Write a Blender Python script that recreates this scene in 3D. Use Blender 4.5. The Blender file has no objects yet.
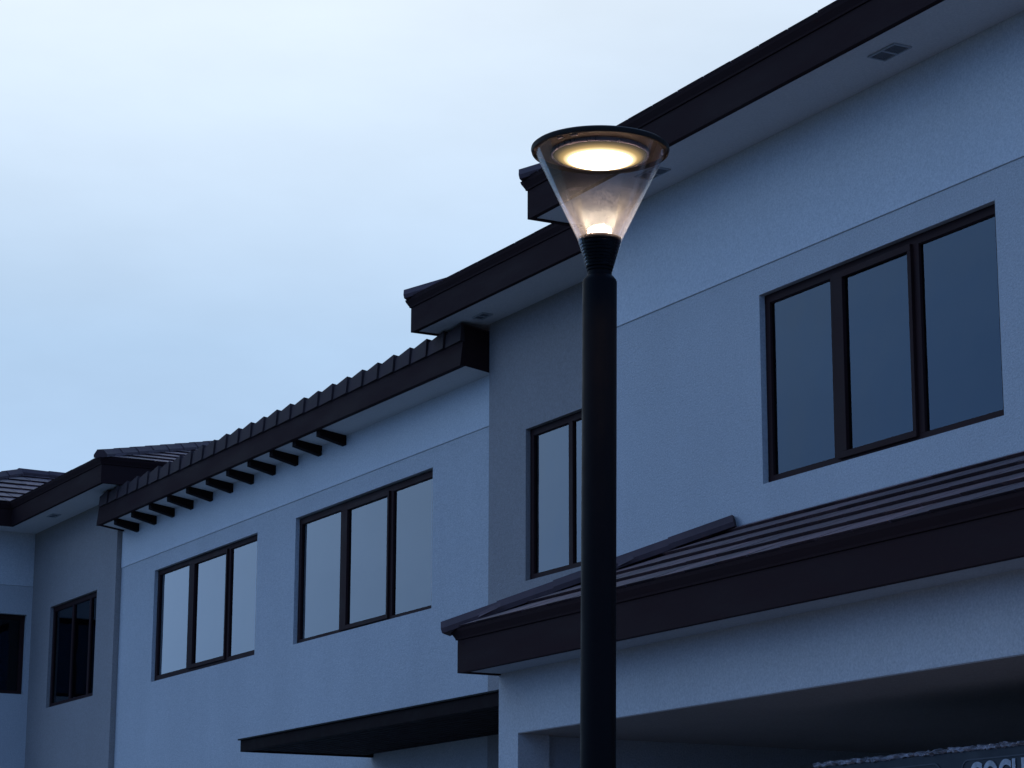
import bpy, bmesh, math, random
from mathutils import Vector, Matrix
random.seed(7)
SC = bpy.context.scene
COL = SC.collection
rad = math.radians

# ------------------------------------------------------------------ materials
def newmat(name):
    m = bpy.data.materials.new(name); m.use_nodes = True
    nt = m.node_tree
    b = nt.nodes['Principled BSDF']
    return m, nt, b

def noise(nt, scale, detail=4, rough=.55, vec=None):
    n = nt.nodes.new('ShaderNodeTexNoise')
    n.inputs['Scale'].default_value = scale
    n.inputs['Detail'].default_value = detail
    n.inputs['Roughness'].default_value = rough
    if vec: nt.links.new(vec, n.inputs['Vector'])
    return n

def ramp(nt, fac, stops):
    r = nt.nodes.new('ShaderNodeValToRGB')
    el = r.color_ramp.elements
    el[0].position, el[0].color = stops[0][0], (*stops[0][1], 1)
    el[1].position, el[1].color = stops[-1][0], (*stops[-1][1], 1)
    for p, c in stops[1:-1]:
        e = el.new(p); e.color = (*c, 1)
    nt.links.new(fac, r.inputs['Fac'])
    return r

def coords(nt, scale=(1, 1, 1)):
    g = nt.nodes.new('ShaderNodeNewGeometry')
    mp = nt.nodes.new('ShaderNodeMapping')
    mp.inputs['Scale'].default_value = scale
    nt.links.new(g.outputs['Position'], mp.inputs['Vector'])
    return mp.outputs['Vector']

def stucco(name, c, rough=.92, bump=.6, var=.08, stip=.15):
    m, nt, b = newmat(name)
    pos = coords(nt)
    big = noise(nt, .9, 5, .6, pos)
    streak = noise(nt, 1.0, 4, .6, coords(nt, (1.6, 1.6, .5)))
    mid = noise(nt, 26, 3, .6, pos)
    add = nt.nodes.new('ShaderNodeMath'); add.operation = 'ADD'
    nt.links.new(big.outputs['Fac'], add.inputs[0]); nt.links.new(streak.outputs['Fac'], add.inputs[1])
    add2 = nt.nodes.new('ShaderNodeMath'); add2.operation = 'ADD'
    nt.links.new(add.outputs[0], add2.inputs[0]); nt.links.new(mid.outputs['Fac'], add2.inputs[1])
    div = nt.nodes.new('ShaderNodeMath'); div.operation = 'MULTIPLY'; div.inputs[1].default_value = 1/3
    nt.links.new(add2.outputs[0], div.inputs[0])
    r = ramp(nt, div.outputs[0], [(.32, tuple(x*(1-var) for x in c)), (.5, c), (.68, tuple(min(1, x*(1+var)) for x in c))])
    fine = noise(nt, 70, 4, .75, pos)
    st = ramp(nt, fine.outputs['Fac'], [(.34, (1-stip,)*3), (.66, (1+stip,)*3)])
    mm = nt.nodes.new('ShaderNodeMix'); mm.data_type = 'RGBA'; mm.blend_type = 'MULTIPLY'; mm.inputs[0].default_value = 1
    nt.links.new(r.outputs['Color'], mm.inputs[6]); nt.links.new(st.outputs['Color'], mm.inputs[7])
    nt.links.new(mm.outputs[2], b.inputs['Base Color'])
    b.inputs['Roughness'].default_value = rough
    b.inputs['Specular IOR Level'].default_value = .25
    bp = nt.nodes.new('ShaderNodeBump'); bp.inputs['Strength'].default_value = bump
    bp.inputs['Distance'].default_value = .012
    nt.links.new(fine.outputs['Fac'], bp.inputs['Height']); nt.links.new(bp.outputs['Normal'], b.inputs['Normal'])
    return m

def painted(name, c, rough=.5, metal=0, var=.2, scale=8, stretch=(1, 1, 1), bump=.08, spec=.5):
    m, nt, b = newmat(name)
    n = noise(nt, scale, 5, .6, coords(nt, stretch))
    r = ramp(nt, n.outputs['Fac'], [(.3, tuple(x*(1-var) for x in c)), (.7, tuple(x*(1+var) for x in c))])
    nt.links.new(r.outputs['Color'], b.inputs['Base Color'])
    b.inputs['Metallic'].default_value = metal
    b.inputs['Specular IOR Level'].default_value = spec
    r2 = ramp(nt, n.outputs['Fac'], [(.3, (rough*.85,)*3), (.7, (min(1, rough*1.15),)*3)])
    nt.links.new(r2.outputs['Color'], b.inputs['Roughness'])
    bp = nt.nodes.new('ShaderNodeBump'); bp.inputs['Strength'].default_value = bump; bp.inputs['Distance'].default_value = .01
    n2 = noise(nt, scale*8, 3, .6, coords(nt, stretch))
    nt.links.new(n2.outputs['Fac'], bp.inputs['Height']); nt.links.new(bp.outputs['Normal'], b.inputs['Normal'])
    return m

def tile_mat():
    m, nt, b = newmat('roof_tile')
    g = nt.nodes.new('ShaderNodeNewGeometry')
    r = ramp(nt, g.outputs['Random Per Island'], [(0, (.070, .036, .034)), (.5, (.108, .054, .050)), (1, (.160, .080, .072))])
    n = noise(nt, 14, 5, .65, g.outputs['Position'])
    r2 = ramp(nt, n.outputs['Fac'], [(.3, (.72, .72, .72)), (.7, (1.18, 1.16, 1.14))])
    mx = nt.nodes.new('ShaderNodeMix'); mx.data_type = 'RGBA'; mx.blend_type = 'MULTIPLY'; mx.inputs[0].default_value = 1
    nt.links.new(r.outputs['Color'], mx.inputs[6]); nt.links.new(r2.outputs['Color'], mx.inputs[7])
    nt.links.new(mx.outputs[2], b.inputs['Base Color'])
    b.inputs['Roughness'].default_value = .62
    bp = nt.nodes.new('ShaderNodeBump'); bp.inputs['Strength'].default_value = .3; bp.inputs['Distance'].default_value = .006
    n3 = noise(nt, 120, 3, .6, g.outputs['Position'])
    nt.links.new(n3.outputs['Fac'], bp.inputs['Height']); nt.links.new(bp.outputs['Normal'], b.inputs['Normal'])
    return m

def glass_mat(name, ior, tint, gloss, wav=.02, gain=1.0, dust=0.0, dustcol=(.5, .5, .5), rough=.01):
    m = bpy.data.materials.new(name); m.use_nodes = True
    nt = m.node_tree; nt.nodes.clear()
    out = nt.nodes.new('ShaderNodeOutputMaterial')
    fr = nt.nodes.new('ShaderNodeFresnel'); fr.inputs['IOR'].default_value = ior
    tr = nt.nodes.new('ShaderNodeBsdfTransparent'); tr.inputs['Color'].default_value = (*tint, 1)
    gl = nt.nodes.new('ShaderNodeBsdfGlossy'); gl.inputs['Roughness'].default_value = rough
    gl.inputs['Color'].default_value = (*gloss, 1)
    n = noise(nt, 1.6, 2, .5, coords(nt))
    bp = nt.nodes.new('ShaderNodeBump'); bp.inputs['Strength'].default_value = wav; bp.inputs['Distance'].default_value = .2
    nt.links.new(n.outputs['Fac'], bp.inputs['Height']); nt.links.new(bp.outputs['Normal'], gl.inputs['Normal'])
    mx = nt.nodes.new('ShaderNodeMixShader')
    gn = nt.nodes.new('ShaderNodeMath'); gn.operation = 'MULTIPLY'; gn.use_clamp = True; gn.inputs[1].default_value = gain
    nt.links.new(fr.outputs[0], gn.inputs[0]); nt.links.new(gn.outputs[0], mx.inputs[0]); nt.links.new(tr.outputs[0], mx.inputs[1]); nt.links.new(gl.outputs[0], mx.inputs[2])
    last = mx.outputs[0]
    if dust:
        d = nt.nodes.new('ShaderNodeBsdfTranslucent'); d.inputs['Color'].default_value = (*dustcol, 1)
        d2 = nt.nodes.new('ShaderNodeBsdfDiffuse'); d2.inputs['Color'].default_value = (*dustcol, 1)
        ad = nt.nodes.new('ShaderNodeMixShader'); ad.inputs[0].default_value = .5
        nt.links.new(d.outputs[0], ad.inputs[1]); nt.links.new(d2.outputs[0], ad.inputs[2])
        nn = noise(nt, 60, 6, .75, coords(nt)); nb = noise(nt, 260, 2, .6, coords(nt, (1, 1, .25)))
        a = nt.nodes.new('ShaderNodeMath'); a.operation = 'MULTIPLY'
        nt.links.new(nn.outputs['Fac'], a.inputs[0]); nt.links.new(nb.outputs['Fac'], a.inputs[1])
        mr = nt.nodes.new('ShaderNodeMapRange'); mr.inputs['From Min'].default_value = .12; mr.inputs['From Max'].default_value = .42
        mr.inputs['To Min'].default_value = dust*.3; mr.inputs['To Max'].default_value = dust*2.2
        nt.links.new(a.outputs[0], mr.inputs['Value'])
        m2 = nt.nodes.new('ShaderNodeMixShader')
        nt.links.new(mr.outputs[0], m2.inputs[0]); nt.links.new(last, m2.inputs[1]); nt.links.new(ad.outputs[0], m2.inputs[2])
        last = m2.outputs[0]
    nt.links.new(last, out.inputs['Surface'])
    return m

def emis(name, c, s):
    m = bpy.data.materials.new(name); m.use_nodes = True
    nt = m.node_tree; nt.nodes.clear()
    o = nt.nodes.new('ShaderNodeOutputMaterial'); e = nt.nodes.new('ShaderNodeEmission')
    e.inputs['Color'].default_value = (*c, 1); e.inputs['Strength'].default_value = s
    nt.links.new(e.outputs[0], o.inputs[0]); return m

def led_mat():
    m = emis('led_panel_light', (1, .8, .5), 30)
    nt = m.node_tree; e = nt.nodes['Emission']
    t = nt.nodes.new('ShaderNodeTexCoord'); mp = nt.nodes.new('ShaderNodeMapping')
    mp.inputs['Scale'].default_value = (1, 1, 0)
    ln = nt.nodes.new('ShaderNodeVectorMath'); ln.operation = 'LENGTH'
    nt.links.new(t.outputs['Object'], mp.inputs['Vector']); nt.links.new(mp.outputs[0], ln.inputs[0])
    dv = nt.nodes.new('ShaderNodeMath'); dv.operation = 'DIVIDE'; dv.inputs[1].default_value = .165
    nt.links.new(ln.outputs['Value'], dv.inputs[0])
    r = ramp(nt, dv.outputs[0], [(0, (30, 26, 19)), (.50, (22, 18, 12)), (.64, (5.0, 4.1, 2.6)), (.71, (1.7, 1.25, .65)), (.80, (.62, .42, .17)), (.92, (.16, .12, .07)), (1, (.05, .045, .035))])  # bright core; outer stops paint a bloom halo into the panel's own colour
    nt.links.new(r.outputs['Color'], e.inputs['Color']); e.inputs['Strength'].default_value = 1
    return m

M = dict(
    white=stucco('off_white_stucco', (.540, .495, .455)),
    upper=stucco('white_smooth_stucco', (.645, .60, .555), bump=.3, var=.05, stip=.14),
    grey=stucco('grey_stucco', (.335, .28, .245)),
    side=stucco('plain_render', (.40, .40, .40)),
    soffit=stucco('soffit_board', (.70, .65, .61), bump=.08, var=.04, stip=.08),
    room=painted('room_paint', (.10, .10, .105), .9),
    fascia=painted('brown_painted_board', (.030, .0140, .0132), .8, var=.10, scale=3, stretch=(.4, .4, 2), bump=.12, spec=.07),
    tile=tile_mat(),
    cap=painted('ridge_tile_paint', (.082, .047, .045), .7, var=.25, scale=5, spec=.15),
    verge=painted('verge_tile_paint', (.058, .036, .034), .75, var=.3, scale=4, spec=.1),
    frame=painted('bronze_aluminium', (.034, .014, .012), .6, spec=.08, bump=.02, scale=3),
    dark=painted('black_powder_coat', (.0035, .003, .0035), .5, bump=.03, scale=14, spec=.05),
    slat=painted('dark_slat', (.016, .009, .008), .8, spec=.06),
    glass=glass_mat('window_glass', 1.5, (.38, .42, .46), (.92, .95, 1.0), gain=2.35),
    nearglass=glass_mat('near_window_glass', 1.5, (.34, .38, .42), (.88, .94, 1.0), gain=1.5),
    darkglass=glass_mat('dark_window_glass', 1.45, (.30, .33, .36), (.7, .78, .85)),  # darker tint and duller gloss than the other panes
    curtain=painted('curtain_cloth', (.24, .26, .28), .9, scale=3),
    vent=painted('vent_slat', (.16, .16, .17), .7),
    ventf=painted('vent_frame', (.42, .42, .43), .6),
    lens=glass_mat('lamp_bowl_acrylic', 1.33, (.95, .95, .96), (.9, .92, .95), wav=.01, gain=.24, dust=.0017, dustcol=(.55, .58, .70), rough=.02),
    lid=painted('lamp_lid_metal', (.020, .014, .010), .6, scale=20, spec=.10),
    reflector=painted('reflector_metal', (.30, .27, .31), .30, metal=.8, scale=60, var=.15, bump=.5),
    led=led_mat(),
    board=painted('navy_board', (.010, .014, .020), .6, scale=6),
    letter=painted('pale_blue_print', (.42, .43, .44), .7, scale=20, var=.3),
    outline=painted('grey_print', (.07, .075, .08), .7),
    wrap=painted('crumpled_plastic', (.40, .37, .38), .35, scale=20, var=.6, bump=.8),
)

# ------------------------------------------------------------------ mesh builder
class MB:
    def __init__(s): s.v = []; s.f = []
    def poly(s, pts): 
        n = len(s.v); s.v += [tuple(p) for p in pts]; s.f.append(tuple(range(n, n+len(pts)))); return s
    def hexa(s, p):  # p: 8 points, bottom loop 0-3, top loop 4-7
        n = len(s.v); s.v += [tuple(q) for q in p]
        for f in ((3, 2, 1, 0), (4, 5, 6, 7), (0, 1, 5, 4), (1, 2, 6, 5), (2, 3, 7, 6), (3, 0, 4, 7)):
            s.f.append(tuple(n+i for i in f))
        return s
    def box(s, x0, x1, y0, y1, z0, z1):
        return s.hexa([(x0, y0, z0), (x1, y0, z0), (x1, y1, z0), (x0, y1, z0), (x0, y0, z1), (x1, y0, z1), (x1, y1, z1), (x0, y1, z1)])
    def loft(s, loops, closed=True, caps=True):
        n = len(s.v); k = len(loops[0])
        for l in loops: s.v += [tuple(p) for p in l]
        for i in range(len(loops)-1):
            for j in range(k if closed else k-1):
                a = n+i*k+j; b = n+i*k+(j+1) % k
                s.f.append((a, b, b+k, a+k))
        if caps:
            s.f.append(tuple(n+j for j in reversed(range(k)))); s.f.append(tuple(n+(len(loops)-1)*k+j for j in range(k)))
        return s
    def lathe(s, prof, cx, cy, seg=64, caps=False):
        loops = [[(cx+r*math.cos(2*math.pi*j/seg), cy+r*math.sin(2*math.pi*j/seg), z) for j in range(seg)] for r, z in prof]
        return s.loft(loops, True, caps)
    def build(s, name, mat, parent=None, origin=(0, 0, 0), smooth=False, bevel=0, recalc=True):
        me = bpy.data.meshes.new(name)
        ox, oy, oz = origin
        me.from_pydata([(x-ox, y-oy, z-oz) for x, y, z in s.v], [], s.f)
        bm = bmesh.new(); bm.from_mesh(me)
        if smooth or bevel: bmesh.ops.remove_doubles(bm, verts=bm.verts, dist=1e-5)
        if recalc: bmesh.ops.recalc_face_normals(bm, faces=bm.faces)
        bm.to_mesh(me); bm.free()
        if smooth:
            me.shade_smooth()
        me.materials.append(mat)
        o = bpy.data.objects.new(name, me); COL.objects.link(o)
        if parent: o.parent = parent
        else: o.location = origin
        if bevel:
            md = o.modifiers.new('bevel', 'BEVEL'); md.width = bevel; md.segments = 2; md.limit_method = 'ANGLE'
        if smooth:
            try: me.set_sharp_from_angle(angle=rad(35))
            except Exception: pass
        return o

def thing(name, label, cat, loc, group=None):
    o = bpy.data.objects.new(name, None); COL.objects.link(o)
    o.location = loc; o['label'] = label; o['category'] = cat; o.empty_display_size = .3
    if group: o['group'] = group
    return o

class House:
    """helper that builds parts of one townhouse under its empty"""
    def __init__(s, root, origin): s.r = root; s.o = origin
    def part(s, mb, name, mat, parent=None, **k):
        return mb.build(name, M[mat], parent or s.r, s.o, **k)

# facade mappings: (u, z, depth) -> world
def FX(X): return lambda u, z, d: (X+d, u, z)          # faces -X, u = Y
def FY(Y): return lambda u, z, d: (u, Y+d, z)          # faces -Y, u = X

def fbox(mb, mp, u0, u1, z0, z1, d0, d1):
    return mb.hexa([mp(u0, z0, d0), mp(u1, z0, d0), mp(u1, z0, d1), mp(u0, z0, d1), mp(u0, z1, d0), mp(u1, z1, d0), mp(u1, z1, d1), mp(u0, z1, d1)])

def wall(mp, u0, u1, z0, z1, th, holes=()):
    us = sorted({u0, u1, *[h[0] for h in holes], *[h[1] for h in holes]})
    zs = sorted({z0, z1, *[h[2] for h in holes], *[h[3] for h in holes]})
    solid = {}
    for i in range(len(us)-1):
        for j in range(len(zs)-1):
            cu, cz = (us[i]+us[i+1])/2, (zs[j]+zs[j+1])/2
            solid[i, j] = not any(h[0] < cu < h[1] and h[2] < cz < h[3] for h in holes)
    mb = MB()
    for (i, j), s in solid.items():
        if not s: continue
        a, b, c, d = us[i], us[i+1], zs[j], zs[j+1]
        mb.poly([mp(a, c, 0), mp(b, c, 0), mp(b, d, 0), mp(a, d, 0)])
        mb.poly([mp(a, c, th), mp(a, d, th), mp(b, d, th), mp(b, c, th)])
        if not solid.get((i-1, j)): mb.poly([mp(a, c, 0), mp(a, d, 0), mp(a, d, th), mp(a, c, th)])
        if not solid.get((i+1, j)): mb.poly([mp(b, c, 0), mp(b, c, th), mp(b, d, th), mp(b, d, 0)])
        if not solid.get((i, j-1)): mb.poly([mp(a, c, 0), mp(a, c, th), mp(b, c, th), mp(b, c, 0)])
        if not solid.get((i, j+1)): mb.poly([mp(a, d, 0), mp(b, d, 0), mp(b, d, th), mp(a, d, th)])
    return mb

def window(H, mp, u0, u1, z0, z1, splits, sash=None, label=None, curtains=(), glass='glass', set_back=.045, qf=.10, cill=.052, flip=False):
    """frame > panes, sash, curtain. u grows towards the far (left) end."""
    s0 = set_back; W = .060; HH = .058; MW = .034; CH = cill
    fb = MB()
    fbox(fb, mp, u0, u1, z1-HH, z1, s0, s0+.075)           # head
    fbox(fb, mp, u0, u1, z0, z0+CH, s0, s0+.075)           # cill
    fbox(fb, mp, u0, u0+W, z0+CH, z1-HH, s0, s0+.075)
    fbox(fb, mp, u1-W, u1, z0+CH, z1-HH, s0, s0+.075)
    for c in splits:
        fbox(fb, mp, c-MW, c+MW, z0+CH, z1-HH, s0, s0+.075)
    # thin drip bead under the head and inner glazing beads
    fbox(fb, mp, u0+W, u1-W, z1-HH-.010, z1-HH, s0+.008, s0+.019)
    fr = H.part(fb, 'window', 'frame', bevel=.003)
    if label: fr['label'] = label
    edges = [u0+W] + [x for c in splits for x in (c-MW, c+MW)] + [u1-W]
    bays = [(edges[2*i], edges[2*i+1]) for i in range(len(splits)+1)]
    for i, (a, b) in enumerate(bays):
        pb = MB()
        if i == sash:
            sb = MB(); q = .042; qn = .034
            za, zb = z0+CH-.020, z1-HH+.010; ua, ub = a-.008, b+.008
            fbox(sb, mp, ua, ub, zb-q, zb, s0-.022, s0+.05); fbox(sb, mp, ua, ub, za, za+q, s0-.022, s0+.05)
            fbox(sb, mp, ua, ua+qn, za+q, zb-q, s0-.022, s0+.05); fbox(sb, mp, ub-qf, ub, za+q, zb-q, s0-.022, s0+.05)
            H.part(sb, 'sash', 'frame', fr, bevel=.003)
            fbox(pb, mp, ua+qn-.002, ub-qf+.002, za+q-.002, zb-q+.002, s0+.004, s0+.010)
        else:
            fbox(pb, mp, a-.002, b+.002, z0+CH-.002, z1-HH-.002, s0+.020, s0+.026)
        H.part(pb, 'pane', glass, fr)
    # dark room behind
    rb = MB(); e = .02
    A, B, C_, D_ = u0-.6, u1+.6, z0-.7, z1+.5
    d0, d1 = .22, 3.2
    rb.poly([mp(A, C_, d1), mp(B, C_, d1), mp(B, D_, d1), mp(A, D_, d1)])
    rb.poly([mp(A, C_, d0), mp(B, C_, d0), mp(B, C_, d1), mp(A, C_, d1)])
    rb.poly([mp(A, D_, d0), mp(A, D_, d1), mp(B, D_, d1), mp(B, D_, d0)])
    rb.poly([mp(A, C_, d0), mp(A, C_, d1), mp(A, D_, d1), mp(A, D_, d0)])
    rb.poly([mp(B, C_, d0), mp(B, D_, d0), mp(B, D_, d1), mp(B, C_, d1)])
    H.part(rb, 'room_interior', 'room')
    for (ca, cb, zb0) in curtains:
        cm = MB(); n = max(6, int((cb-ca)/.02)); zt = z1+.1; zl = zb0
        f = []; g = []
        for k in range(n+1):
            u = ca+(cb-ca)*k/n; dd = s0+.22+.022*math.sin(u*52)+.01*math.sin(u*23+1)
            f.append(mp(u, zl, dd)); g.append(mp(u, zt, dd))
        bk = [mp(ca+(cb-ca)*k/n, zl, s0+.22+.022*math.sin((ca+(cb-ca)*k/n)*52)+.01*math.sin((ca+(cb-ca)*k/n)*23+1)+.004) for k in range(n, -1, -1)]
        bt = [(p[0], p[1], zt) for p in bk]
        cm.loft([f+bk, g+bt])
        H.part(cm, 'curtain', 'curtain', smooth=False)
    return fr

# ------------------------------------------------------------------ roofs
def tile_slope(mb, P, L, V, tan, lo=lambda v: v, hi=None, gauge=.34, w=.335, th=.031):
    """P(u, v, h) -> world; eave length L, horizontal run V"""
    hi = hi or (lambda v: L-v)
    k = 0; v0 = -.035
    while v0 < V-.02:
        v1 = min(v0+gauge, V)
        off = (k % 2)*w/2
        nt_ = int(L/w)+3
        for i in range(-1, nt_):
            a = i*w+off-w; b = a+w-.013
            la, lb = lo(max(v0, 0)), lo(v1); ha, hb = hi(max(v0, 0)), hi(v1)
            if v0 < 0: la -= .03; ha += .03
            a0, b0 = max(a, la), min(b, ha); a1, b1 = max(a, lb), min(b, hb)
            if b0-a0 < .01 and b1-a1 < .01: continue
            if b0 < a0: a0 = b0 = (a0+b0)/2
            if b1 < a1: a1 = b1 = (a1+b1)/2
            j = random.uniform(-.0018, .0018); j2 = random.uniform(-.003, .003)
            h0 = tan*v0+.035+j; h1 = tan*(v1+.05)+.010
            v1e = v1+.05 if v1 < V else v1
            mb.hexa([P(a0, v0+.03, h0-th+.03*tan), P(b0, v0+.03, h0-th+.03*tan), P(b1, v1e, h1-th), P(a1, v1e, h1-th),
                     P(a0, v0+j2, h0), P(b0, v0+j2, h0), P(b1, v1e, h1), P(a1, v1e, h1)])
        v0 += gauge; k += 1

def cap_line(mb, p0, p1, wid=.18, hgt=.068, seg=.45, side=None):
    """row of overlapping angular ridge tiles from p0 (low) to p1 (high)"""
    p0, p1 = Vector(p0), Vector(p1); d = p1-p0; L = d.length; d.normalize()
    r = d.cross(Vector((0, 0, 1))).normalized(); up = r.cross(d).normalized()
    n = max(1, round(L/seg)); sl = L/n
    for i in range(n):
        a = p0+d*(i*sl-.03); b = p0+d*((i+1)*sl+.012)
        loops = []
        for q, kx, lift in ((a, 1.0, .007), (b, .93, 0)):
            w2 = wid/2*kx
            pr = [(-w2, -.035), (-w2, .0), (-w2*.42, hgt*.92), (w2*.42, hgt*.92), (w2, .0), (w2, -.035)]
            loops.append([tuple(q+r*x+up*(y+lift)) for x, y in pr])
        mb.loft(loops)

def ring(mb, x0, x1, y0, y1, prof):
    """closed profile [(outward, z)] swept with mitres round a rectangle"""
    loops = []
    for sx, sy in ((0, 0), (1, 0), (1, 1), (0, 1), (0, 0)):
        loops.append([((x1+o) if sx else (x0-o), (y1+o) if sy else (y0-o), z) for o, z in prof])
    mb.loft(loops, True, False)

def eaves(H, roof, x0, x1, y0, y1, zb):
    a = MB(); ring(a, x0, x1, y0, y1, [(0, zb), (0, zb+.228), (-.042, zb+.228), (-.042, zb)])
    H.part(a, 'fascia', 'fascia', roof)
    b = MB(); ring(b, x0, x1, y0, y1, [(.010, zb+.231), (.014, zb+.245), (.036, zb+.285), (.042, zb+.305), (-.05, zb+.305), (-.05, zb+.231)])
    H.part(b, 'gutter_board', 'fascia', roof)
    c = MB(); c.box(x0+.043, x1-.043, y0+.043, y1-.043, zb+.010, zb+.03)
    H.part(c, 'soffit', 'soffit', roof)

def hip_roof(H, x0, x1, y0, y1, zb, tan, ridge_caps=True, label=None, eave=True):
    ze = zb+.305
    W = min(x1-x0, y1-y0)/2
    zr = ze+W*tan
    dk = MB(); e = .0
    if x1-x0 <= y1-y0:
        rA = (x0+W, y0+W, zr); rB = (x0+W, y1-W, zr)
    else:
        rA = (x0+W, y0+W, zr); rB = (x1-W, y0+W, zr)
    c = [(x0, y0, ze), (x1, y0, ze), (x1, y1, ze), (x0, y1, ze)]
    if x1-x0 <= y1-y0:
        dk.poly([c[0], rA, rB, c[3]]); dk.poly([c[1], c[2], rB, rA]); dk.poly([c[0], c[1], rA]); dk.poly([c[2], c[3], rB])
    else:
        dk.poly([c[0], c[1], rB, rA]); dk.poly([c[2], c[3], rA, rB]); dk.poly([c[0], rA, c[3]]); dk.poly([c[1], c[2], rB])
    dk.poly([c[3], c[2], c[1], c[0]])
    roof = H.part(dk, 'roof', 'slat')
    if label: roof['label'] = label
    tb = MB()
    tile_slope(tb, lambda u, v, h: (x0+v, y0+u, ze+h), y1-y0, W, tan)
    tile_slope(tb, lambda u, v, h: (x1-v, y0+u, ze+h), y1-y0, W, tan)
    tile_slope(tb, lambda u, v, h: (x0+u, y0+v, ze+h), x1-x0, W, tan)
    tile_slope(tb, lambda u, v, h: (x0+u, y1-v, ze+h), x1-x0, W, tan)
    H.part(tb, 'roof_tiles', 'tile', roof)
    cb = MB(); q = .035
    tgt = lambda p: (p[0], p[1], p[2]+q)
    ends = [(c[0], rA), (c[3], rB if x1-x0 <= y1-y0 else rA), (c[1], rA if x1-x0 <= y1-y0 else rB), (c[2], rB)]
    for a, b in ends:
        a = Vector(a); b = Vector(b); d = (b-a).normalized()
        cap_line(cb, tgt(a-d*.015), tgt(b))
    cap_line(cb, tgt(rA), tgt(rB))
    H.part(cb, 'ridge_cap', 'cap', roof)
    if eave: eaves(H, roof, x0, x1, y0, y1, zb)
    return roof

def soffit_vent(H, roof, x0, x1, y0, y1, z, n=2):
    fb = MB(); t = .012
    fb.box(x0, x1, y0, y0+t, z-.012, z); fb.box(x0, x1, y1-t, y1, z-.012, z)
    fb.box(x0, x0+t, y0+t, y1-t, z-.012, z); fb.box(x1-t, x1, y0+t, y1-t, z-.012, z)
    for k in range(1, n):
        yc = y0+(y1-y0)*k/n; fb.box(x0+t, x1-t, yc-.008, yc+.008, z-.012, z)
    f = H.part(fb, 'soffit_vent', 'ventf')
    sb = MB(); m = int((x1-x0-2*t)/.016)
    for k in range(m):
        xa = x0+t+k*.016; sb.box(xa, xa+.010, y0+t, y1-t, z-.008, z-.001)
    H.part(sb, 'louvre', 'vent', f)

# dimensions
ZB = 7.10; TAN = .33
WZ0, WZ1 = 4.695, 6.02
BAND = 6.215

def facade(H, mp, u0, u1, z0, z1, th, holes, mat, band=None, name='wall', bu0=None):
    H.part(wall(mp, u0, u1, z0, z1, th, holes), name, mat)
    if band:
        b = MB(); fbox(b, mp, u0+.001, u1-.001, band, z1-.02, -.009, -.0005)
        H.part(b, 'upper_wall_band', 'upper', bevel=.003)

# =================================================== near townhouse (right)
OA = (9.3, 11, 0)
ra = thing('townhouse', 'nearest townhouse at right, tiled carport roof jutting out under its wide bronze window', 'house', OA, 'townhouses in the row')
A = House(ra, OA)
facade(A, FX(9.3), 4.0, 15.48, 3.3, ZB+.03, .22, [(10.952, 13.452, WZ0, WZ1)], 'white', BAND)
window(A, FX(9.3), 10.952, 13.452, WZ0, WZ1, [11.785, 12.66], sash=1, glass='nearglass', curtains=[(11.43, 13.44, WZ0-.3), (10.9, 11.425, 5.16)])  # curtains added; the short one is shaped to imitate a dark reflection
sw = MB(); sw.box(9.3+.22, 16, 15.28, 15.48, 3.3, ZB+.03); sw.box(9.52, 16, 4.0, 4.2, 3.3, ZB+.03); sw.box(15.8, 16, 4.2, 15.28, 3.3, ZB+.03)
A.part(sw, 'side_wall', 'side')
roofA = hip_roof(A, 8.762, 16.5, 3.5, 15.772, ZB, TAN)
soffit_vent(A, roofA, 8.935, 9.072, 11.40, 11.675, ZB+.010)
soffit_vent(A, roofA, 8.935, 9.072, 14.20, 14.475, ZB+.010)
rz = Matrix.Translation((8.762-OA[0], 15.772-OA[1], 0)) @ Matrix.Rotation(rad(-.50), 4, 'Z') @ Matrix.Translation((-8.762+OA[0], -15.772+OA[1], 0))
roofA.data.transform(rz)
for c in COL.objects:
    if c.parent is roofA: c.data.transform(rz)
# recessed grey bay
facade(A, FX(10.05), 15.485, 18.79, 0, ZB+.03, .22, [(16.35, 18.115, WZ0, WZ1)], 'grey', name='grey_bay_wall')
window(A, FX(10.05), 16.35, 18.115, WZ0, WZ1, [16.78, 17.42], sash=None, label='bronze framed window in the grey bay, partly behind the lamp post', curtains=[(17.62, 17.86, WZ0-.3), (17.0, 17.45, WZ0-.3), (16.4, 16.9, WZ0-.3)])
s2 = MB(); s2.box(10.27, 16, 18.59, 18.79, 0, ZB+.03); A.part(s2, 'side_wall', 'grey')
roofA2 = hip_roof(A, 9.548, 16.6, 12.0, 19.372, ZB, TAN)
soffit_vent(A, roofA2, 9.79, 9.90, 18.44, 18.64, ZB+.010)
# carport frame
CX = 8.225
A.part(wall(FX(CX), 5.0, 15.21, 0, 3.54, .25, [(6.0, 14.93, -.01, 3.086)]), 'carport_wall', 'white')
cs = MB(); cs.box(CX+.25, 13.2, 15.0, 15.21, 0, 3.52); cs.box(CX+.25, 13.2, 5.0, 5.2, 0, 3.52); cs.box(13.0, 13.2, 5.2, 15.0, 0, 3.52)
A.part(cs, 'carport_side_wall', 'side')
cc = MB(); cc.box(CX+.004, 13.0, 5.2, 14.999, 3.080, 3.2); A.part(cc, 'carport_ceiling', 'grey')
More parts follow.
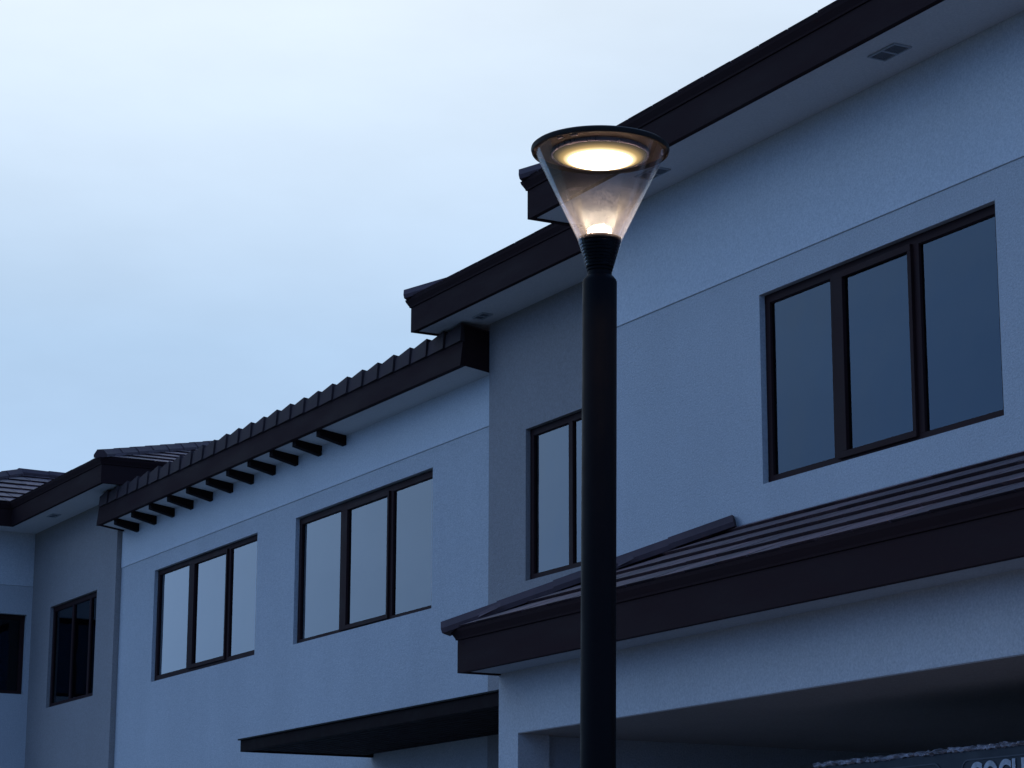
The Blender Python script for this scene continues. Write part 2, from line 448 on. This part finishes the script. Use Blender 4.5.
# carport lean-to roof with a hip at its far end
zc = 3.508; xe, ye, yn = 7.90, 15.222, 4.2
TC = .435; run = 9.3-xe
dk = MB(); ze = zc+.305
dk.poly([(xe, yn, ze), (xe, ye, ze), (9.298, ye-run, ze+run*TC), (9.298, yn, ze+run*TC)])
dk.poly([(xe, ye, ze), (9.298, ye, ze), (9.298, ye-run, ze+run*TC)])
dk.poly([(xe, yn, ze), (9.298, yn, ze+run*TC), (9.298, yn, ze)]); dk.poly([(xe, yn, ze), (9.298, yn, ze), (9.298, ye, ze), (xe, ye, ze)])
cr = A.part(dk, 'carport_roof', 'slat')
tb = MB()
tile_slope(tb, lambda u, v, h: (xe+v, yn+u, ze+h), ye-yn, run-.003, TC, lo=lambda v: 0, hi=lambda v: ye-yn-v)
tile_slope(tb, lambda u, v, h: (xe+u, ye-v, ze+h), run-.003, run-.003, TC, lo=lambda v: v, hi=lambda v: run-.003)
A.part(tb, 'roof_tiles', 'tile', cr)
cb = MB(); a = Vector((xe, ye, ze+.026)); b = Vector((9.285, ye-run-.035, ze+run*TC+.050)); d = (b-a).normalized()
cap_line(cb, a-d*.07, b, wid=.17, hgt=.062); A.part(cb, 'ridge_cap', 'cap', cr)
def eaves3(H, roof, x0, x1, y0, y1, zb):
    def sweep(prof):
        m = MB(); loops = []
        for px, py, ex, ey in ((x1, y1, 0, 1), (x0, y1, 1, 1), (x0, y0, 1, 0)):
            loops.append([(px-o*ex if ex else px, py+o*ey if ey else py, z) for o, z in prof])
        m.loft(loops); return m
    H.part(sweep([(0, zb), (0, zb+.228), (-.042, zb+.228), (-.042, zb)]), 'fascia', 'fascia', roof)
    H.part(sweep([(.010, zb+.231), (.014, zb+.245), (.036, zb+.285), (.042, zb+.305), (-.05, zb+.305), (-.05, zb+.231)]), 'gutter_board', 'fascia', roof)
    s = MB(); s.box(x0+.043, x1, y0, y1-.043, zb+.010, zb+.03); H.part(s, 'soffit', 'side', roof)
eaves3(A, cr, xe, 9.297, yn, ye, zc)

# =================================================== middle townhouse
OB = (10.12, 23.6, 0)
rb_ = thing('townhouse', 'middle townhouse with two triple windows and short dark rafters under its single-slope roof', 'house', OB, 'townhouses in the row')
B = House(rb_, OB)
BX = 10.12
BW = [(20.03, 23.19), (24.21, 27.335)]
facade(B, FX(BX), 18.80, 28.50, 0, 6.66, .22, [(a, b, WZ0, WZ1) for a, b in BW], 'white')
ub = MB(); fbox(ub, FX(BX), 18.801, 28.499, 6.205, 6.695, -.009, -.0005); B.part(ub, 'upper_wall_band', 'upper', bevel=.003)
window(B, FX(BX), 20.03, 23.19, WZ0-.035, WZ1-.01, [20.99, 22.13], sash=1, qf=.14, cill=.078, label='larger-looking of the two triple windows, nearer the recessed grey bay',
       curtains=[(22.75, 23.16, WZ0-.3)])
window(B, FX(BX), 24.21, 27.335, WZ0-.01, WZ1+.005, [25.10, 26.29], sash=1, qf=.16, cill=.078, label='farther of the two triple windows, below the roof rafters',
       curtains=[(26.9, 27.30, WZ0-.3)])
sw = MB(); sw.box(10.34, 16, 18.80, 19.0, 0, 6.3); sw.box(10.34, 16, 28.3, 28.5, 0, 6.3); sw.box(15.8, 16, 19.0, 28.3, 0, 5.9); B.part(sw, 'side_wall', 'side')
# single slope roof, high edge over the street
x0, y0, y1 = 9.77, 18.80, 28.47
sl = .14
zf0, zf1 = 6.70, 6.925      # fascia bottom, top
rt = MB()
def zt(x): return 6.98-(x-x0)*sl
def zu(x): return 6.735-(x-x0)*sl
rt.hexa([(x0+.04, y0+.004, zu(x0+.04)), (16.0, y0+.004, zu(16)), (16.0, y1-.03, zu(16)), (x0+.04, y1-.03, zu(x0+.04)),
         (x0+.04, y0+.004, zt(x0+.04)), (16.0, y0+.004, zt(16)), (16.0, y1-.03, zt(16)), (x0+.04, y1-.03, zt(x0+.04))])
roofB = B.part(rt, 'roof', 'slat')
so = MB(); so.hexa([(x0+.045, y0+.006, zu(x0+.045)-.014), (BX-.001, y0+.006, zu(BX)-.014), (BX-.001, y1-.034, zu(BX)-.014), (x0+.045, y1-.034, zu(x0+.045)-.014),
                    (x0+.045, y0+.006, zu(x0+.045)-.002), (BX-.001, y0+.006, zu(BX)-.002), (BX-.001, y1-.034, zu(BX)-.002), (x0+.045, y1-.034, zu(x0+.045)-.002)])
B.part(so, 'soffit', 'soffit', roofB)
fa = MB()
fp = [(x0-.010, zf0), (x0+.016, zf1), (x0+.05, zf1), (x0+.045, zf0)]
fa.loft([[(x, y0, z) for x, z in fp], [(x, y1, z) for x, z in fp]])
# end boards that close the two verges
for ya, yb in ((y0-.006, y0+.003), (y1-.029, y1)):
    e_ = .0458
    fa.hexa([(x0+e_, ya, zu(x0+e_)-.03), (16, ya, zu(16)-.03), (16, yb, zu(16)-.03), (x0+e_, yb, zu(x0+e_)-.03),
             (x0+e_-.02, ya, zt(x0+e_)+.10), (16, ya, zt(16)+.05), (16, yb, zt(16)+.05), (x0+e_-.02, yb, zt(x0+e_)+.10)])
B.part(fa, 'fascia', 'fascia', roofB)
# stepped verge tiles standing on the fascia
vt = MB(); n = 28; st = (y1-y0)/n
for k in range(n):
    ya = y0+k*st; yb = ya+st-.012
    j = random.uniform(-.004, .004)
    # near end is raised and sits proud of its neighbour
    A0, A1 = .030+j, 0.0
    zb_ = zf1+.004
    o0, o1 = x0-.012, x0+.004
    na, nb = 7.094+j, 7.060+j
    vt.hexa([(o0, ya, zb_), (x0+.30, ya, zb_-.05), (x0+.30, yb, zb_-.05), (o1, yb, zb_),
             (o0+.012, ya, na), (x0+.30, ya, na-.045), (x0+.30, yb, nb-.045), (o1+.012, yb, nb)])
B.part(vt, 'verge_tile', 'verge', roofB)
tb = MB()
tile_slope(tb, lambda u, v, h: (16.0-v, y0+u, zt(16)+h), y1-y0, 16-x0-.28, sl, lo=lambda v: 0, hi=lambda v: y1-y0)
B.part(tb, 'roof_tiles', 'tile', roofB)
for k in range(11):
    yc = 21.99+k*.5955
    rf = MB(); xa, xb = x0+.046, BX-.001; w = .045
    h = .07
    tz = lambda x: zu(x)-.012
    pts = [(xa, tz(xa)-h), (xb, tz(xb)-h-.032), (xb, tz(xb)), (xa, tz(xa))]
    rf.hexa([(xa, yc-w, pts[0][1]), (xb, yc-w, pts[1][1]), (xb, yc+w, pts[1][1]), (xa, yc+w, pts[0][1]),
             (xa, yc-w, pts[3][1]), (xb, yc-w, pts[2][1]), (xb, yc+w, pts[2][1]), (xa, yc+w, pts[3][1])])
    B.part(rf, 'rafter', 'slat', bevel=.003)
# flat canopy over the entrance
cx0, cy0, cy1, cz0, cz1 = 8.776, 15.26, 21.272, 3.41, 3.515
cn = MB()
cn.box(cx0, cx0+.06, cy0, cy1, cz0, cz1); cn.box(cx0+.06, 10.118, cy1-.06, cy1, cz0, cz1)
cn.box(cx0+.06, 10.04, cy0, cy0+.06, cz0, cz1); cn.box(cx0+.06, 10.04, cy0+.06, 18.79, cz1-.03, cz1); cn.box(cx0+.06, 10.118, 18.80, cy1-.06, cz1-.03, cz1)
can = B.part(cn, 'canopy', 'slat', bevel=.003)
lp = MB(); lp.box(cx0-.02, 10.04, cy0, cy1+.02, cz1+.001, cz1+.014); B.part(lp, 'canopy_lid', 'dark', can)
sb = MB(); k = 0
x = cx0+.075
while x < 9.98:
    sb.box(x, x+.075, cy0+.07, cy1-.07, cz0+.012, cz0+.035); x += .09
B.part(sb, 'canopy_slats', 'slat', can)

# =================================================== far townhouse with its cross wing
OC = (10.05, 30, 0)
rc = thing('townhouse', 'farthest townhouse at the left edge, grey wall with a side wing turned to the viewer', 'house', OC, 'townhouses in the row')
Cc = House(rc, OC)
facade(Cc, FX(10.05), 28.505, 31.80, 0, ZB+.03, .22, [(29.18, 31.01, WZ0, WZ1)], 'grey', name='grey_wall')
window(Cc, FX(10.05), 29.18, 31.01, WZ0, WZ1, [29.54, 30.21], label='narrow triple window in the grey wall', glass='darkglass',
       curtains=[(30.55, 30.75, WZ0-.3), (29.2, 29.45, WZ0-.3)])
s3 = MB(); s3.box(10.27, 16, 28.505, 28.70, 0, ZB+.03); s3.box(15.8, 16, 28.7, 34.9, 0, ZB+.03); s3.box(8.7, 15.8, 34.9, 35.1, 0, ZB+.03); s3.box(8.7, 8.9, 32.02, 34.9, 0, ZB+.03); Cc.part(s3, 'side_wall', 'grey')
facade(Cc, FY(31.80), 8.7, 10.27, 0, ZB+.03, .22, [(9.08, 9.985, 4.94, 6.005)], 'white', name='wing_wall')
uw = MB(); fbox(uw, FY(31.80), 8.701, 10.049, 6.39, ZB+.01, -.009, -.0005); Cc.part(uw, 'upper_wall_band', 'upper', bevel=.003)
window(Cc, FY(31.80), 9.08, 9.985, 4.94, 6.005, [9.53], label='unlit window of the side wing, cut by the left edge of the view', glass='darkglass', set_back=.08)
# the roof of the grey block: hip end towards the viewer
roofC = hip_roof(Cc, 9.55, 16.5, 27.752, 37.0, ZB, TAN, eave=False)
roofD = hip_roof(Cc, 8.15, 16.45, 31.30, 35.6, ZB+.003, .375, label='wing roof with tile courses facing the viewer', eave=False)
def sweep(path, prof):
    m = MB(); loops = []
    V = [Vector(p) for p in path]
    def nrm_(a, b): d = (b-a).normalized(); return Vector((-d.y, d.x))
    for k, p in enumerate(V):
        n1 = nrm_(V[k-1], p) if k else nrm_(p, V[1]); n2 = nrm_(p, V[k+1]) if k < len(V)-1 else n1
        n_ = (n1+n2)/(1+n1.dot(n2))
        loops.append([(p.x+n_.x*o, p.y+n_.y*o, z) for o, z in prof])
    return m.loft(loops)
path = [(8.15, 35.6), (8.15, 31.30), (9.55, 31.30), (9.55, 27.752), (16.5, 27.752)]
path = [(x, y) for x, y in reversed(path)]
pz = ZB
Cc.part(sweep(path, [(0, pz), (0, pz+.228), (-.042, pz+.228), (-.042, pz)]), 'fascia', 'fascia', roofC)
Cc.part(sweep(path, [(.010, pz+.231), (.014, pz+.245), (.036, pz+.285), (.042, pz+.305), (-.05, pz+.305), (-.05, pz+.231)]), 'gutter_board', 'fascia', roofC)
sc_ = MB().box(9.593, 16.4, 27.795, 36.9, pz+.010, pz+.03).box(8.193, 9.592, 31.343, 35.55, pz+.010, pz+.03)
Cc.part(sc_, 'soffit', 'soffit', roofC)
soffit_vent(Cc, roofC, 9.74, 9.86, 30.15, 30.38, ZB+.010)

# =================================================== street lamp
lx, ly = 4.197, 7.030
OL = (lx, ly, 4.30)
lr = thing('street_lamp', 'lit post-top street lamp with clear cone bowl on a thick black post', 'street lamp', OL)
L = House(lr, OL)
p = MB().lathe([(.0, .124), (.11, .124), (.11, .14), (.105, .15), (.0600, .15), (.0597, 3.868), (.057, 3.876), (.046, 3.889), (.0, 3.889)], lx, ly, 72)
L.part(p, 'post', 'dark', smooth=True)
prof = [(.0, 3.888), (.042, 3.888), (.0415, 3.905)]
for k in range(9):
    t = k/9; r_ = .0425+.0285*t; z_ = 3.909+.100*t
    prof += [(r_+.0022, z_), (r_+.0026, z_+.0066), (r_-.0004, z_+.0075), (r_-.0004, z_+.0105)]
prof += [(.0735, 4.012), (.0745, 4.018), (.0745, 4.026), (.066, 4.028), (.0, 4.028)]
L.part(MB().lathe(prof, lx, ly, 72), 'collar', 'dark', smooth=True)
# polished faceted dome that throws the light back
dome = MB().lathe([(.046, 4.029), (.045, 4.036), (.040, 4.048), (.031, 4.058), (.018, 4.064), (.006, 4.066), (.0, 4.066)], lx, ly, 20)
L.part(dome, 'reflector', 'reflector')
bw = MB().lathe([(.0755, 4.018), (.2325, 4.348), (.2295, 4.348), (.0725, 4.0185)], lx, ly, 96)
bw.f += []
L.part(bw, 'bowl', 'lens', smooth=True)
sk = MB().lathe([(.0485, 3.925), (.0775, 4.020), (.0760, 4.0205), (.0472, 3.926)], lx, ly, 96)
L.part(sk, 'bowl_skirt', 'lens', smooth=True)
lid = MB().lathe([(.0, 4.380), (.12, 4.377), (.205, 4.368), (.236, 4.360), (.2425, 4.355), (.2435, 4.349), (.240, 4.338), (.2345, 4.337), (.2335, 4.352), (.19, 4.346), (.168, 4.340), (.166, 4.332), (.0, 4.332)], lx, ly, 96)
lo = L.part(lid, 'lid', 'lid', smooth=True)
rg = MB().lathe([(.172, 4.345), (.172, 4.328), (.167, 4.326), (.166, 4.343)], lx, ly, 72)
L.part(rg, 'trim_ring', 'reflector', lo, smooth=True)
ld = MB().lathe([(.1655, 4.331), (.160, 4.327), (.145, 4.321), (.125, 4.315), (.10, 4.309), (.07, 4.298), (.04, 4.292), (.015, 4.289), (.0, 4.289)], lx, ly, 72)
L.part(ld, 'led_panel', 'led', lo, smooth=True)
LEAN = True
# small rating-label clips on the inside of the rim
for ang in (200, 215, 330):
    a_ = rad(ang); m = MB()
    ux, uy = math.cos(a_), math.sin(a_)
    q = [(.214, -.012), (.221, -.012), (.221, .012), (.214, .012)]
    loop = lambda z: [(lx+ux*r_-uy*t_, ly+uy*r_+ux*t_, z) for r_, t_ in q]
    m.loft([loop(4.336), loop(4.350)])
    L.part(m, 'clip', 'reflector', lo)

# the post leans very slightly: turn every part about the lamp head, then put the empty at the base
ax = Vector((math.sin(rad(28.7)), math.cos(rad(28.7)), 0))
rot = Matrix.Rotation(rad(.50), 4, ax)
base = rot @ Vector((0, 0, -4.18))
for o in [c for c in COL.objects if c.parent is lr or (c.parent and c.parent.parent is lr)]:
    for v in o.data.vertices: v.co = rot @ v.co - base
lr.location = Vector(OL)+base
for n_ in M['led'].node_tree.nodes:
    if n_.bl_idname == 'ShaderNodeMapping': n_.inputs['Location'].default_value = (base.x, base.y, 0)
# the light the lit panel throws on the pavement below
pl = bpy.data.lights.new('lamp_light', 'SPOT'); pl.energy = 400; pl.color = (1.0, .70, .46); pl.spot_size = rad(150); pl.spot_blend = .6; pl.shadow_soft_size = .09
po = bpy.data.objects.new('lamp_light', pl); COL.objects.link(po); po.parent = lr; po.location = Vector((0, 0, -.10))-base
# =================================================== printed board in the carport
OS = (8.8, 10.5, 0)
br = thing('notice_board', 'dark printed board inside the carport, pale letters, crumpled plastic along its top', 'board', OS)
S = House(br, OS)
bd = MB().box(8.80, 8.84, 7.6, 12.20, .135, 2.700); S.part(bd, 'panel', 'board')
wr = MB(); n = 260; loops = []
for k in range(n+1):
    y = 7.58+(12.235-7.58)*k/n
    R_ = [random.uniform(.35, 1.25) for _ in range(8)]
    cz = 2.712+random.uniform(-.005, .005)
    loops.append([(8.815+.045*R_[j]*math.cos(j*math.pi/4)*1.0, y, cz+.017*R_[j]*math.sin(j*math.pi/4)) for j in range(8)])
wr.loft(loops); S.part(wr, 'plastic_wrap', 'wrap', smooth=False)
def rrect(mb, y0, y1, z0, z1, r, t, x0, x1):
    def pts(off):
        o = []
        for cy, cz, a0 in ((y1-r, z1-r, 0), (y0+r, z1-r, 90), (y0+r, z0+r, 180), (y1-r, z0+r, 270)):
            for k in range(7):
                a_ = rad(a0+15*k); o.append((cy+(r-off)*math.cos(a_), cz+(r-off)*math.sin(a_)))
        return o
    A_, B_ = pts(0), pts(t)
    mb.loft([[(x0, y, z) for y, z in A_], [(x0, y, z) for y, z in B_], [(x1, y, z) for y, z in B_], [(x1, y, z) for y, z in A_], [(x0, y, z) for y, z in A_]], True, False)
o1 = MB(); rrect(o1, 11.03, 12.05, 2.30, 2.652, .06, .008, 8.795, 8.7995); S.part(o1, 'outline', 'outline')
o2 = MB(); rrect(o2, 9.75, 10.85, 2.30, 2.654, .06, .008, 8.795, 8.7995); S.part(o2, 'outline', 'outline')
cu = bpy.data.curves.new('lettering', 'FONT'); cu.body = 'COCH'; cu.size = .205; cu.extrude = .002; cu.offset = .006
cu.space_character = 1.0
tmp = bpy.data.objects.new('lettering_curve', cu); COL.objects.link(tmp)
bpy.context.view_layer.update()
dg = bpy.context.evaluated_depsgraph_get()
me = bpy.data.meshes.new_from_object(tmp.evaluated_get(dg)); bpy.data.objects.remove(tmp)
xs = [v.co.x for v in me.vertices]; wtxt = max(xs)-min(xs); mn = min(xs)
zmax = max(v.co.y for v in me.vertices)
for v in me.vertices:
    lx_, lz_, le = (v.co.x-mn), v.co.y, v.co.z
    v.co = (8.7955-le-OS[0], 10.775-lx_*(.46/wtxt)-OS[1], 2.636+(lz_-zmax)-OS[2])
me.materials.clear(); me.materials.append(M['letter'])
lt = bpy.data.objects.new('lettering', me); COL.objects.link(lt); lt.parent = br

# =================================================== ground
def struct(mb, name, mat):
    o = mb.build(name, mat); o['kind'] = 'structure'; return o
mg = painted('dry_grass_ground', (.06, .075, .035), .95, scale=.6, var=.3)
mr = painted('asphalt', (.05, .05, .052), .9, scale=3, var=.2)
mp_ = painted('concrete_paving', (.24, .235, .225), .9, scale=2, var=.12)
struct(MB().box(-400, 400, -400, 400, -.3, -.006), 'ground', mg)
struct(MB().box(-3.5, 3.2, -60, 29.0, -.2, 0.0), 'road', mr)
struct(MB().box(3.2, 3.35, -60, 29.0, -.2, .13), 'kerb', mp_)
struct(MB().box(3.35, 8.2, -60, 45, -.2, .12), 'pavement', mp_)
struct(MB().box(8.2, 18, -60, 45, -.2, .115), 'house_plinth', mp_)

# =================================================== world, sun, camera
w = bpy.data.worlds.new('World'); SC.world = w; w.use_nodes = True
nt = w.node_tree; bg = nt.nodes['Background']
sky = nt.nodes.new('ShaderNodeTexSky'); sky.sky_type = 'NISHITA'; sky.sun_disc = False
SUN_EL, SUN_AZ = 1.0, -68.0            # degrees; azimuth from +Y towards +X
sky.sun_elevation = rad(SUN_EL); sky.sun_rotation = rad(SUN_AZ); sky.air_density = 1.2; sky.dust_density = 2.0; sky.ozone_density = 3
tc = nt.nodes.new('ShaderNodeTexCoord')
sep = nt.nodes.new('ShaderNodeSeparateXYZ'); nt.links.new(tc.outputs['Generated'], sep.inputs[0])
mpn = nt.nodes.new('ShaderNodeMapping'); mpn.inputs['Scale'].default_value = (1.0, 1.0, 2.6); mpn.inputs['Location'].default_value = (.35, .1, .2)
nt.links.new(tc.outputs['Generated'], mpn.inputs['Vector'])
nz = noise(nt, 3.1, 6, .55, mpn.outputs['Vector'])
# overcast sheet: darker blue low down and away from the afterglow, paler and brighter up towards it
el = ramp(nt, sep.outputs['Z'], [(.0, (.30, .50, .80)), (.15, (.42, .61, .89)), (.24, (.48, .67, .92)), (.34, (.69, .82, .97)), (.42, (.85, .93, 1.0)), (.6, (.6, .75, .95)), (1, (.4, .58, .9))])
dirn = nt.nodes.new('ShaderNodeVectorMath'); dirn.operation = 'DOT_PRODUCT'
gx = Vector((math.sin(rad(12)), math.cos(rad(12)), .25)).normalized(); dirn.inputs[1].default_value = gx
nrm = nt.nodes.new('ShaderNodeVectorMath'); nrm.operation = 'NORMALIZE'; nt.links.new(tc.outputs['Generated'], nrm.inputs[0])
nt.links.new(nrm.outputs[0], dirn.inputs[0])
dm = ramp(nt, dirn.outputs['Value'], [(0, (3.4, 5.8, 10.8)), (.35, (6.0, 9.4, 15.9)), (.62, (6.8, 9.9, 15.0)), (.80, (9.6, 10.5, 11.7)), (1, (12.2, 12.1, 12.0))])
dm.color_ramp.interpolation = 'EASE'
cl = nt.nodes.new('ShaderNodeMapRange'); cl.inputs['From Min'].default_value = .32; cl.inputs['From Max'].default_value = .68
cl.inputs['To Min'].default_value = .93; cl.inputs['To Max'].default_value = 1.09; cl.clamp = False
nt.links.new(nz.outputs['Fac'], cl.inputs['Value'])
vm0 = nt.nodes.new('ShaderNodeVectorMath'); vm0.operation = 'MULTIPLY'
nt.links.new(el.outputs['Color'], vm0.inputs[0]); nt.links.new(dm.outputs['Color'], vm0.inputs[1])
vm = nt.nodes.new('ShaderNodeVectorMath'); vm.operation = 'SCALE'
nt.links.new(vm0.outputs[0], vm.inputs[0]); nt.links.new(cl.outputs[0], vm.inputs['Scale'])
mx = nt.nodes.new('ShaderNodeMix'); mx.data_type = 'RGBA'; mx.inputs[0].default_value = .93
nt.links.new(sky.outputs[0], mx.inputs[6]); nt.links.new(vm.outputs[0], mx.inputs[7])
nt.links.new(mx.outputs[2], bg.inputs['Color']); bg.inputs['Strength'].default_value = .09

sl_ = bpy.data.lights.new('sun', 'SUN'); sl_.energy = .14; sl_.angle = rad(35); sl_.color = (.50, .74, 1.0)
so_ = bpy.data.objects.new('sun', sl_); COL.objects.link(so_)
sd = Vector((math.sin(rad(SUN_AZ))*math.cos(rad(22)), math.cos(rad(SUN_AZ))*math.cos(rad(22)), math.sin(rad(22))))
so_.rotation_euler = sd.to_track_quat('Z', 'Y').to_euler(); so_.location = sd*60

cd = bpy.data.cameras.new('camera'); cam = bpy.data.objects.new('camera', cd); COL.objects.link(cam)
yaw, pitch, roll = rad(28.688), rad(13.103), rad(.171)
F = Vector((math.sin(yaw)*math.cos(pitch), math.cos(yaw)*math.cos(pitch), math.sin(pitch)))
r0 = Vector((math.cos(yaw), -math.sin(yaw), 0)); u0 = r0.cross(F)
r = r0*math.cos(roll)+u0*math.sin(roll); u = u0*math.cos(roll)-r0*math.sin(roll)
mt = Matrix((( r.x, u.x, -F.x, 0), (r.y, u.y, -F.y, 0), (r.z, u.z, -F.z, 1.6), (0, 0, 0, 1)))
cam.matrix_world = mt
cd.sensor_width = 36; cd.lens = 36*2444.6/1024; cd.clip_start = .1; cd.clip_end = 2000
SC.camera = cam
vs = SC.view_settings; vs.view_transform = 'Standard'; vs.look = 'None'; vs.exposure = 0; vs.gamma = 1
SC.cycles.transparent_max_bounces = 16
